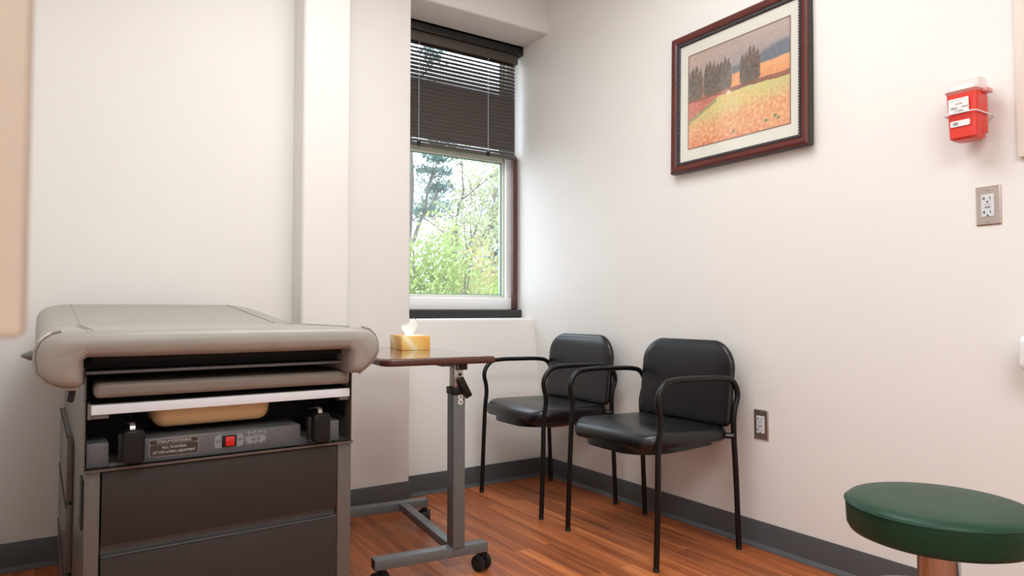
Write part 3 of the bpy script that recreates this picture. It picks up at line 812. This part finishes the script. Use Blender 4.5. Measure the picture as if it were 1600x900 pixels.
# ================================================================ CHAIRS
def chair():
    root = empty('side_chair', (1.985, 1.995, 0), 'black vinyl armchair with tube frame, nearer of two beside low outlet', 'chair', 'black armchairs along the right wall')
    prof = [(-.217, 0.0), (-.207, .25), (-.200, .44), (-.186, .525), (-.210, .605), (-.168, .664), (-.09, .670), (.12, .666), (.192, .656), (.225, .60), (.194, .525), (.198, .44), (.205, .28), (.216, 0.0)]
    rad = [0, .05, .05, .04, .045, .05, .05, .04, .05, .05, .04, .05, .1, 0]
    for sx in (-1, 1):
        k = M(); P = [(sx * (.262 - (0.004 if .4 < z < .5 else 0)), y, z) for y, z in prof]
        k.tube(round_path(P, rad, 6), .0108, 14)
        fr_ = k.build('side_frame', 'frame_black', root)
        k = M()
        for y in (-.217, .216): k.lathe([(.0085, 0), (.0113, .0), (.0113, .012), (.0108, .013)], (sx * .262, y, 0), 14)
        split_build(k, 'foot_cap', 'rubber_black', fr_)
    k = M()
    for y, z in ((-.11, .437), (.12, .437)):
        k.tube([(-.225, y, z), (.225, y, z)], .009, 10)
    split_build(k, 'cross_tube', 'frame_black', root)
    # seat: thick waterfall pad plus lower shell
    def fs(p):
        x, y, z = p
        e = (x / .254) ** 2
        top = max(0, (z - .43) / .045)
        z2 = z + .007 * e * top - .012 * (1 - e) * top * max(0, 1 - abs(y + .0) / .16)
        fr = max(0, (-y - .10) / .12); z2 -= .022 * fr * fr
        z2 -= .012 * (1 - e) * (1 - top) * (1 - max(0, y) / .22)
        yy = y - .050 * (1 - e) * max(0, -y / .21) ** 1.3
        return Vector((x * (1 - .06 * max(0, y / .2)), yy, z2 - .010 * (y + .2) / .4))
    k = M(); pad(k, .510, .415, .05, .422, .474, .025, .012, fs, n=9, rs=(.07, .07, .05, .05))
    k.build('seat', 'vinyl_black', root, ang=60)
    def fl(p):
        x, y, z = p
        dn = min(1, max(0, (.432 - z) / .03))
        e = max(0, 1 - (x / .225) ** 2)
        return Vector((x, y - .012 - .03 * e * max(0, -y / .2), z - dn * .020 * e * max(0, 1 - (y / .22) ** 2) + .008 * (y / .2)))
    k = M(); pad(k, .440, .385, .12, .394, .432, .034, 0, fl, n=10, rs=(.14, .14, .09, .09)); k.build('seat_shell', 'vinyl_black', root, ang=60)
    k = M(); k.box(-.11, .11, -.05, .13, .364, .378, .002); k.build('seat_board', 'plywood', root)
    # back: curved padded panel leaning back
    def fb(p):
        x, y, z = p           # x across, y up (centre 0), z toward front
        t = (y + .17) / .34
        bow = .022 * (x / .25) ** 2
        y = y - .016 * (x / .25) ** 2 * max(0, t) ** 2
        return Vector((x, .222 - z * 1.0 - bow + .028 * t + (.010 * math.sin(PI * t)), .6375 + y))
    k = M(); pad(k, .508, .340, .10, 0.0, .034, .018, .026, fb, n=12, rs=(.030, .030, .105, .105))
    k.build('backrest', 'vinyl_black', root, ang=60)
    k = M()
    for sx in (-1, 1):
        k.tube([(sx * .262, .200, .50), (sx * .235, .205, .50)], .008, 8); k.tube([(sx * .260, .196, .436), (sx * .238, .175, .436)], .012, 8)
    split_build(k, 'bracket', 'frame_black', root)
    return root
c1 = chair(); c1.rotation_euler = (0, 0, math.radians(-91.7)); c1.location = (1.985, 1.995, 0)
c2 = copy_tree(c1); c2.location = (1.9965, 2.712, 0); c2.rotation_euler = (0, 0, math.radians(-90.8))
c2['label'] = 'black vinyl armchair with tube frame, farther one in the corner below the window'

# ================================================================ STOOL
SR, SZ, ST = .18, .513, .076
stl = empty('stool', (1.575, 0.722, 0), 'round green vinyl stool on a chrome column', 'stool')
k = M()
prof = [(.02, SZ - ST), (SR * .9, SZ - ST), (SR * .955, SZ - ST + .004), (SR * .985, SZ - ST + .014), (SR * .995, SZ - .022), (SR, SZ - .014), (SR * .992, SZ - .0105), (SR * .985, SZ - .0085), (SR * .95, SZ - .003), (SR * .85, SZ + .001), (SR * .5, SZ + .003), (.01, SZ + .004)]
k.lathe(prof, seg=72); sst = k.build('seat', 'vinyl_green', stl, ang=60)
k = M(); pts = [(SR * 1.002 * math.cos(2 * PI * i / 72), SR * 1.002 * math.sin(2 * PI * i / 72), SZ - .013) for i in range(72)]
k.tube(pts, .0016, 6, closed=True); k.build('welt', 'vinyl_green', sst)
k = M(); k.lathe([(.09, SZ - ST - .008), (.09, SZ - ST), (.02, SZ - ST)], seg=36); k.build('seat_plate', 'plastic_black', stl)
k = M(); k.lathe([(.0405, .08), (.0405, SZ - ST - .008), (.02, SZ - ST - .008)], seg=40); k.build('column', 'chrome', stl)
k = M(); pts = [(.175 * math.cos(2 * PI * i / 60), .175 * math.sin(2 * PI * i / 60), .276) for i in range(60)]
k.tube(pts, .0095, 12, closed=True)
for i in range(4):
    a = PI / 4 + i * PI / 2; k.tube([(.04 * math.cos(a), .04 * math.sin(a), .276), (.17 * math.cos(a), .17 * math.sin(a), .276)], .006, 8)
k.build('foot_ring', 'chrome', stl)
for i in range(5):
    a = 2 * PI * i / 5 + .3
    k = M(); k.tube([(.03 * math.cos(a), .03 * math.sin(a), .095), (.16 * math.cos(a), .16 * math.sin(a), .08), (.255 * math.cos(a), .255 * math.sin(a), .065)], [.02, .016, .012], 10)
    lg = k.build('leg', 'chrome', stl)
    k = M(); k.lathe([(.008, -.012), (.027, -.010), (.027, .010), (.008, .012)], seg=20, mtx=Matrix.Translation((.255 * math.cos(a), .255 * math.sin(a), .027)) @ Matrix.Rotation(a, 4, 'Z') @ Matrix.Rotation(PI / 2, 4, 'X'))
    k.tube([(.255 * math.cos(a), .255 * math.sin(a), .03), (.255 * math.cos(a), .255 * math.sin(a), .066)], .006, 8)
    k.build('caster', 'plastic_black', lg)

# ================================================================ PICTURE
# local: x to the viewer's right along wall (world -y), z up, y into wall (world +x)
PW, PH = 0.672, 0.607
pic = empty('framed_picture', (UR - 0.040, 1.778, 1.529), 'framed landscape painting with cypress trees in a cherry frame', 'picture')
pic.rotation_euler = (math.radians(-1.3), 0, -PI / 2)
def frame_ring(name, m, w, h, prof, parent, cz):
    """profile (inset, y) swept around a rectangle of outer size w,h"""
    k = M(); loops = []
    for ins, y in prof:
        a, c = w / 2 - ins, h / 2 - ins
        loops.append([Vector((-a, y, cz - c)), Vector((a, y, cz - c)), Vector((a, y, cz + c)), Vector((-a, y, cz + c))])
    R = [[k.b.verts.new(p) for p in q] for q in loops]
    for i in range(len(R)):
        a, c = R[i], R[(i + 1) % len(R)]
        for q in range(4): k.b.faces.new((a[q], a[(q + 1) % 4], c[(q + 1) % 4], c[q]))
    return k.build(name, m, parent, ang=30)
cz = PH / 2
frame = frame_ring('picture_frame', 'frame_cherry', PW, PH, [(0.001, 0.002), (0.003, -.002), (.010, -.006), (.020, -.005), (.030, 0.002), (.033, .008), (.033, .020), (.001, .020)], pic, cz)
frame_ring('frame_side', 'frame_side', PW + .002, PH + .002, [(0, .0035), (0, .030), (.04, .030), (.04, .015), (.003, .015), (.003, .0035)], frame, cz)
frame_ring('bead_channel', 'frame_side', PW - .064, PH - .064, [(0, .003), (0, .018), (.013, .018), (.013, .010), (.011, .008), (.002, .003)], frame, cz)
k = M()
w2, h2 = PW / 2 - .0385, PH / 2 - .0385
def bead(x, z, hor):
    a, c = (.0034, .0052) if hor else (.0052, .0034)
    k.box(x - a, x + a, .001, .009, z - c, z + c, .0015, 1)
nx = int(2 * w2 / .0105); nz = int(2 * h2 / .0105)
for i in range(nx + 1):
    x = -w2 + 2 * w2 * i / nx; bead(x, cz - h2, True); bead(x, cz + h2, True)
for i in range(1, nz):
    z = cz - h2 + 2 * h2 * i / nz; bead(-w2, z, False); bead(w2, z, False)
k.build('bead_molding', 'bead_pewter', frame)
k = M(); k.box(-PW / 2 + .03, PW / 2 - .03, .013, .016, .03, PH - .03); mt = k.build('picture_mat', 'mat_cream', pic, smooth=False)
AX0, AX1, AZ0, AZ1 = -0.243, 0.252, 0.098, 0.507
k = M()
for (a, c, e_, g_) in ((AX0 - .004, AX1 + .004, AZ0 - .004, AZ0), (AX0 - .004, AX1 + .004, AZ1, AZ1 + .004), (AX0 - .004, AX0, AZ0, AZ1), (AX1, AX1 + .004, AZ0, AZ1)):
    k.box(a, c, .0115, .014, e_, g_)
k.build('mat_lip', 'mat_lip', mt, smooth=False)
# painting: brushed colours on a fine grid
GX, GZ = 190, 156
def lerp3(a, c, t): t = max(0, min(1, t)); return tuple(a[i] + (c[i] - a[i]) * t for i in range(3))
def ss(a, c, x): t = max(0, min(1, (x - a) / (c - a))); return t * t * (3 - 2 * t)
def c255(r, g, b): return (r / 255, g / 255, b / 255)
GROUPS = [(0.0, 0.045, .84), (.045, .04, .88), (.085, .04, .90), (.13, .03, .84), (.20, .032, .88), (.235, .03, .90), (.275, .036, .86), (.315, .034, .84), (.355, .034, .85), (.395, .034, .885), (.43, .030, .85),
          (.565, .026, .84), (.60, .03, .85), (.64, .032, .90), (.675, .03, .88), (.71, .026, .83)]
def paint(u, v):
    n1 = noise.noise(Vector((u * 9, v * 9, 1.3))); n2 = noise.noise(Vector((u * 34, v * 30, 4.1))); n3 = noise.noise(Vector((u * 80, v * 70, 9.0)))
    uu = u + .006 * n2; vv = v + .010 * n1
    base_ = .505                         # line of the far road
    c = lerp3(c255(196, 176, 166), c255(168, 158, 160), ss(.95, .7, vv)); c = lerp3(c, c255(214, 176, 160), .35 * ss(.6, 0, uu))
    # blue hills
    hill = .755 + .012 * math.sin(uu * 9) + .075 * ss(.6, 1.0, uu)
    if vv < hill and uu > .4: c = lerp3(c, c255(112, 122, 134), ss(hill, hill - .05, vv) * ss(.38, .5, uu))
    # glowing band of field
    band = .635 + .025 * uu
    if vv < band: c = lerp3(c255(252, 192, 134), c255(246, 168, 110), .5 + n1)
    if vv < band and uu < .42: c = c255(205, 130, 92)
    # trees
    for (tu, hw, th) in GROUPS:
        th = th * .96; b0 = base_ + .01
        if b0 - .02 < vv < th + .03:
            t = (vv - b0) / (th - b0)
            w = hw * (1.0 if t < .55 else max(0, 1 - ((t - .55) / .5) ** 1.6)) * (1 + .25 * n3) * (.55 + .45 * ss(-.02, .14, t))
            if abs(uu - tu) < w:
                k_ = (uu - tu) / max(.001, w)
                c = lerp3(c255(96, 87, 78), c255(150, 122, 100), .35 + .5 * k_ * .6 + n2 * .5)
    # road/dark bank
    if vv < base_ + .012: c = lerp3(c255(132, 84, 66), c255(166, 104, 78), .5 + n1)
    f = base_ - .030 - .012 * ss(.4, 1, uu)
    if vv < f:
        y_ = lerp3(c255(226, 214, 140), c255(238, 206, 128), .5 + n1 * 1.2)
        y_ = lerp3(y_, c255(214, 214, 150), ss(.55, 1, uu) * .7)
        o_ = lerp3(c255(240, 160, 108), c255(248, 188, 132), .5 + n2 * .8)
        c = lerp3(y_, o_, ss(.34 + .1 * uu, .12 + .1 * uu, vv + .05 * n2))
        c = lerp3(c, c255(228, 112, 78), .75 * ss(.14, -.04, vv + .06 * n2 + .07 * uu))
        if n2 > .32 and vv < .3: c = lerp3(c, c255(250, 214, 150), .3)
        if n3 < -.42 and vv < .25 and uu > .3: c = lerp3(c, c255(190, 180, 120), .4)
    # red strip at left
    ed = .40 + .02 - .0 * uu
    if uu < .36 and vv < base_ - .02 and vv > .29 + uu * .55: c = lerp3(c255(208, 112, 98), c255(222, 138, 110), .5 + n2)
    if uu < .3 and abs(vv - (.275 + uu * .55)) < .02: c = c255(170, 160, 110)
    # house
    if abs(u - .40) < .045 and abs(v - (base_ - .015)) < .028 - max(0, abs(u - .40) - .02): c = c255(196, 128, 96)
    if abs(u - .43) < .022 and abs(v - (base_ - .030)) < .016: c = c255(250, 232, 210)
    for (du, dv) in ((.79, .085), (.90, .08), (.87, .11), (.48, .06)):
        if (u - du) ** 2 + ((v - dv) * 1.0) ** 2 < .00022 * (1 + n3): c = c255(110, 134, 96)
    j = .05 * n3 + .05 * n2
    c = tuple(max(0, min(1, x + j)) for x in c)
    return s2l(c)
me = bpy.data.meshes.new('painting'); V = []; Fc = []; CC = []
for j in range(GZ + 1):
    for i in range(GX + 1):
        u, v = i / GX, j / GZ
        V.append((AX0 + (AX1 - AX0) * u, .0125, AZ0 + (AZ1 - AZ0) * v)); CC.append(paint(u, v))
for j in range(GZ):
    for i in range(GX):
        a = j * (GX + 1) + i; Fc.append((a, a + 1, a + GX + 2, a + GX + 1))
me.from_pydata(V, [], Fc)
at_ = me.color_attributes.new('paint', 'FLOAT_COLOR', 'POINT')
for i, c in enumerate(CC): at_.data[i].color = (*c, 1)
m = bpy.data.materials.new('painting_pigment'); m.use_nodes = True
N = m.node_tree.nodes; b = N['Principled BSDF']; vc = N.new('ShaderNodeVertexColor'); vc.layer_name = 'paint'
m.node_tree.links.new(vc.outputs[0], b.inputs['Base Color']); b.inputs['Roughness'].default_value = .6; b.inputs['Coat Weight'].default_value = 0.25; b.inputs['Coat Roughness'].default_value = .1
me.materials.append(m)
po = bpy.data.objects.new('painting', me); COL.objects.link(po); po.parent = pic
k = M(); k.box(-PW / 2 + .036, PW / 2 - .036, .0100, .0108, .036, PH - .036)
mg = bpy.data.materials.new('picture_glass'); mg.use_nodes = True
N = mg.node_tree.nodes; L = mg.node_tree.links; N.clear()
o_ = N.new('ShaderNodeOutputMaterial'); mx = N.new('ShaderNodeMixShader'); mx.inputs[0].default_value = 0.10
tr = N.new('ShaderNodeBsdfTransparent'); gl = N.new('ShaderNodeBsdfGlossy'); gl.inputs['Roughness'].default_value = 0.08
L.new(tr.outputs[0], mx.inputs[1]); L.new(gl.outputs[0], mx.inputs[2]); L.new(mx.outputs[0], o_.inputs[0]); MATS['picture_glass'] = mg
k.build('glazing', 'picture_glass', pic, smooth=False)

# ================================================================ SHARPS CONTAINER
# local: x viewer's right (world -y), y into wall (world +x), z up; origin bottom back centre on the wall
sh = empty('sharps_container', (UR, 0.914, 1.425), 'red sharps container with clear lid in a white wire wall bracket', 'sharps container', None, -PI / 2)
def taper(w0, d0, w1, d1, z0, z1, y_off0, y_off1, r=.012, n=5, zs=8):
    rings = []
    for i in range(zs + 1):
        t = i / zs; w, d = w0 + (w1 - w0) * t, d0 + (d1 - d0) * t; yo = y_off0 + (y_off1 - y_off0) * t
        ins = 0.006 * max(0, 1 - t * zs) if i == 0 else 0
        rings.append([Vector((a, yo - d / 2 + c, z0 + (z1 - z0) * t)) for a, c in rrect(w - 2 * ins, d - 2 * ins, r, n)])
    return rings
k = M(); k.rings(taper(.074, .068, .084, .076, 0, .137, -.030, -.026, zs=24)); body = k.build('bin', 'plastic_red', sh)
k = M(); k.box(.030, .0405, -.058, -.050, .012, .134, .002); k.box(.034, .0420, -.050, -.030, .018, .13, .003); k.build('side_rib', 'plastic_red_side', body)
k = M(); k.rings(taper(.090, .084, .090, .084, .135, .143, -.024, -.024, zs=1)); k.box(.042, .056, -.07, -.03, .134, .146, .002); rim = k.build('rim', 'plastic_pink', sh)
k = M(); k.rings(taper(.086, .080, .082, .060, .143, .178, -.024, -.024, zs=3)); k.build('lid', 'plastic_clear', sh)
T = Matrix.Rotation(math.radians(2.2), 4, 'X')
yf = -.1035
k = M(); k.rings([[Vector((a - .005, yf - .0005 + .0 - (c + .098 - .07) * .035, .098 + c)) for a, c in rrect(.054, .044, .003, 4)], [Vector((a - .005, yf - .0012 - (c + .098 - .07) * .035, .098 + c)) for a, c in rrect(.054, .044, .003, 4)]])
lb = k.build('label_sticker', 'label_white', body, smooth=False)
k = M(); k.rings([[Vector((a - .003, yf + .0015 - (c) * .035, .046 + c)) for a, c in rrect(.052, .017, .003, 4)], [Vector((a - .003, yf + .0007 - (c) * .035, .046 + c)) for a, c in rrect(.052, .017, .003, 4)]])
lb2 = k.build('label_sticker', 'label_white', body, smooth=False)
random.seed(4)
k = M()
for i in range(12): k.box(-.029 + i * .0039, -.0272 + i * .0039, yf - .0036, yf - .0010, .1145, .1155)
for z, xs in ((.0945, ((-.026, -.010), (.004, .020))), (.0915, ((-.026, -.006), (.002, .020))), (.0885, ((-.025, -.008),)), (.085, ((-.006, .004),)), (.0815, ((-.018, .010),))):
    for a, c in xs: k.box(a, c, yf - .0032, yf - .0004, z, z + .0008)
k.build('print_lines', 'ink_grey', lb, smooth=False)
k = M(); 
x = -.013
for i in range(7):
    k.box(x, x + .0016, yf - .0034, yf - .0008, .1025, .1025 + random.uniform(.0022, .0036)); x += .0026
k.build('red_print', 'ink_red', lb, smooth=False)
k = M()
for z in (.049, .046, .043): k.box(-.022, -.008, yf - .0012, yf + .0008, z, z + .0006)
k.build('print_lines', 'ink_grey', lb2, smooth=False)
k = M(); W2 = .0455
k.tube(round_path([(-W2, -.004, .073), (-W2 + .002, -.10, .074), (-.038, -.112, .075), (.038, -.112, .075), (W2 - .002, -.10, .074), (W2, -.004, .073)], .010, 5), .0021, 8)
k.build('wire_bracket', 'wire_white', sh)

# ================================================================ OUTLETS
def outlet(loc, label, dark=False):
    root = empty('wall_outlet', loc, label, 'outlet', 'steel outlets on the right wall', -PI / 2)
    k = M(); w, h = .066, .1165
    loops = [((w, h), -.0005), ((w - .001, h - .001), -.0035), ((w - .007, h - .007), -.0062)]
    k.rings([[Vector((a, y, c)) for a, c in rrect(q[0], q[1], .0015, 3)] for q, y in loops]); k.build('cover_plate', 'steel_plate', root, ang=20)
    k = M(); k.rings([[Vector((a, y, c)) for a, c in rrect(q, .067 - (.034 - q), .0012, 3)] for q, y in ((.034, -.006), (.034, -.0085), (.0325, -.0093))]); rc = k.build('receptacle', 'receptacle', root, ang=20)
    k = M()
    for z0 in (.0215, -.0195):
        k.box(-.0095, -.0072, -.0098, -.009, z0 - .0045, z0 + .0045); k.box(-.0135, -.0072, -.0098, -.009, z0 - .0011, z0 + .0011)
        k.box(.0062, .0082, -.0098, -.009, z0 - .0038, z0 + .0038)
        k.lathe([(.0026, 0), (.0026, .0007)], seg=14, mtx=Matrix.Translation((0, -.0091, z0 - .0105)) @ Matrix.Rotation(PI / 2, 4, 'X'))
    split_build(k, 'slot', 'ink_black', rc, smooth=False)
    k = M(); k.box(-.008, .008, -.0102, -.009, .0035, .0042); k.box(-.007, .007, -.0105, -.009, -.0075, -.0018, .0004); k.box(-.007, .007, -.0106, -.0102, -.0078, -.0074)
    k.build('test_button', 'ink_grey', rc, smooth=False)
    for z in (.0475, -.0475):
        k = M(); k.lathe([(.0034, 0), (.0034, .001), (.001, .0016)], seg=16, mtx=Matrix.Translation((0, -.0060, z)) @ Matrix.Rotation(PI / 2, 4, 'X')); k.build('screw', 'zinc', root)
    return root
o1 = outlet((UR, 0.888, 1.233), 'steel outlet plate high on the wall below the red sharps container')
o2 = copy_tree(o1); o2.location = (UR, 1.685, 0.476); o2['label'] = 'steel outlet plate low on the wall beside the nearer black chair'

# ================================================================ EDGE THINGS
dp = empty('wall_dispenser', (UR, 0.710, 0.752), 'white rounded plastic dispenser on the wall, cut by right edge', 'dispenser', None, -PI / 2)
k = M(); pad(k, .17, .101, .022, 0, .09, .02, .004, n=8, f=lambda p: Vector((p.x, -p.z, p.y + .052)))
dpb = k.build('housing', 'plastic_white', dp, ang=60)
k = M(); k.box(-.05, .05, -.08, -.02, -.012, .006, .004); k.build('lower_lip', 'plastic_white', dp)
wc = empty('wall_board', (UR, 0.531, 1.36), 'pale beige framed board on the wall, cut by right edge', 'board', None, -PI / 2)
k = M(); k.box(-.275, .275, -.014, 0, 0, .9, .003); wb_ = k.build('backing', 'board_beige', wc)
k = M()
for a, c, e_, g_ in ((-.275, -.25, 0, .9), (.25, .275, 0, .9), (-.25, .25, 0, .025), (-.25, .25, .875, .9)): k.box(a, c, -.018, -.013, e_, g_, .001)
k.build('frame', 'board_beige', wc)
# pale cabinet close on the left, out of focus
cb = empty('wall_cabinet', (UL, 0.40, 0.912), 'beige wall cabinet edge, close and out of focus at far left', 'cabinet')
k = M(); k.box(0, 0.4395, -0.15, -0.118, 0, 1.2, .002); k.build('door', 'cabinet_beige', cb)
k = M(); k.box(0, 0.425, -0.118, 0.12, 0, 1.2, .002); k.build('cabinet_body', 'cabinet_beige', cb)
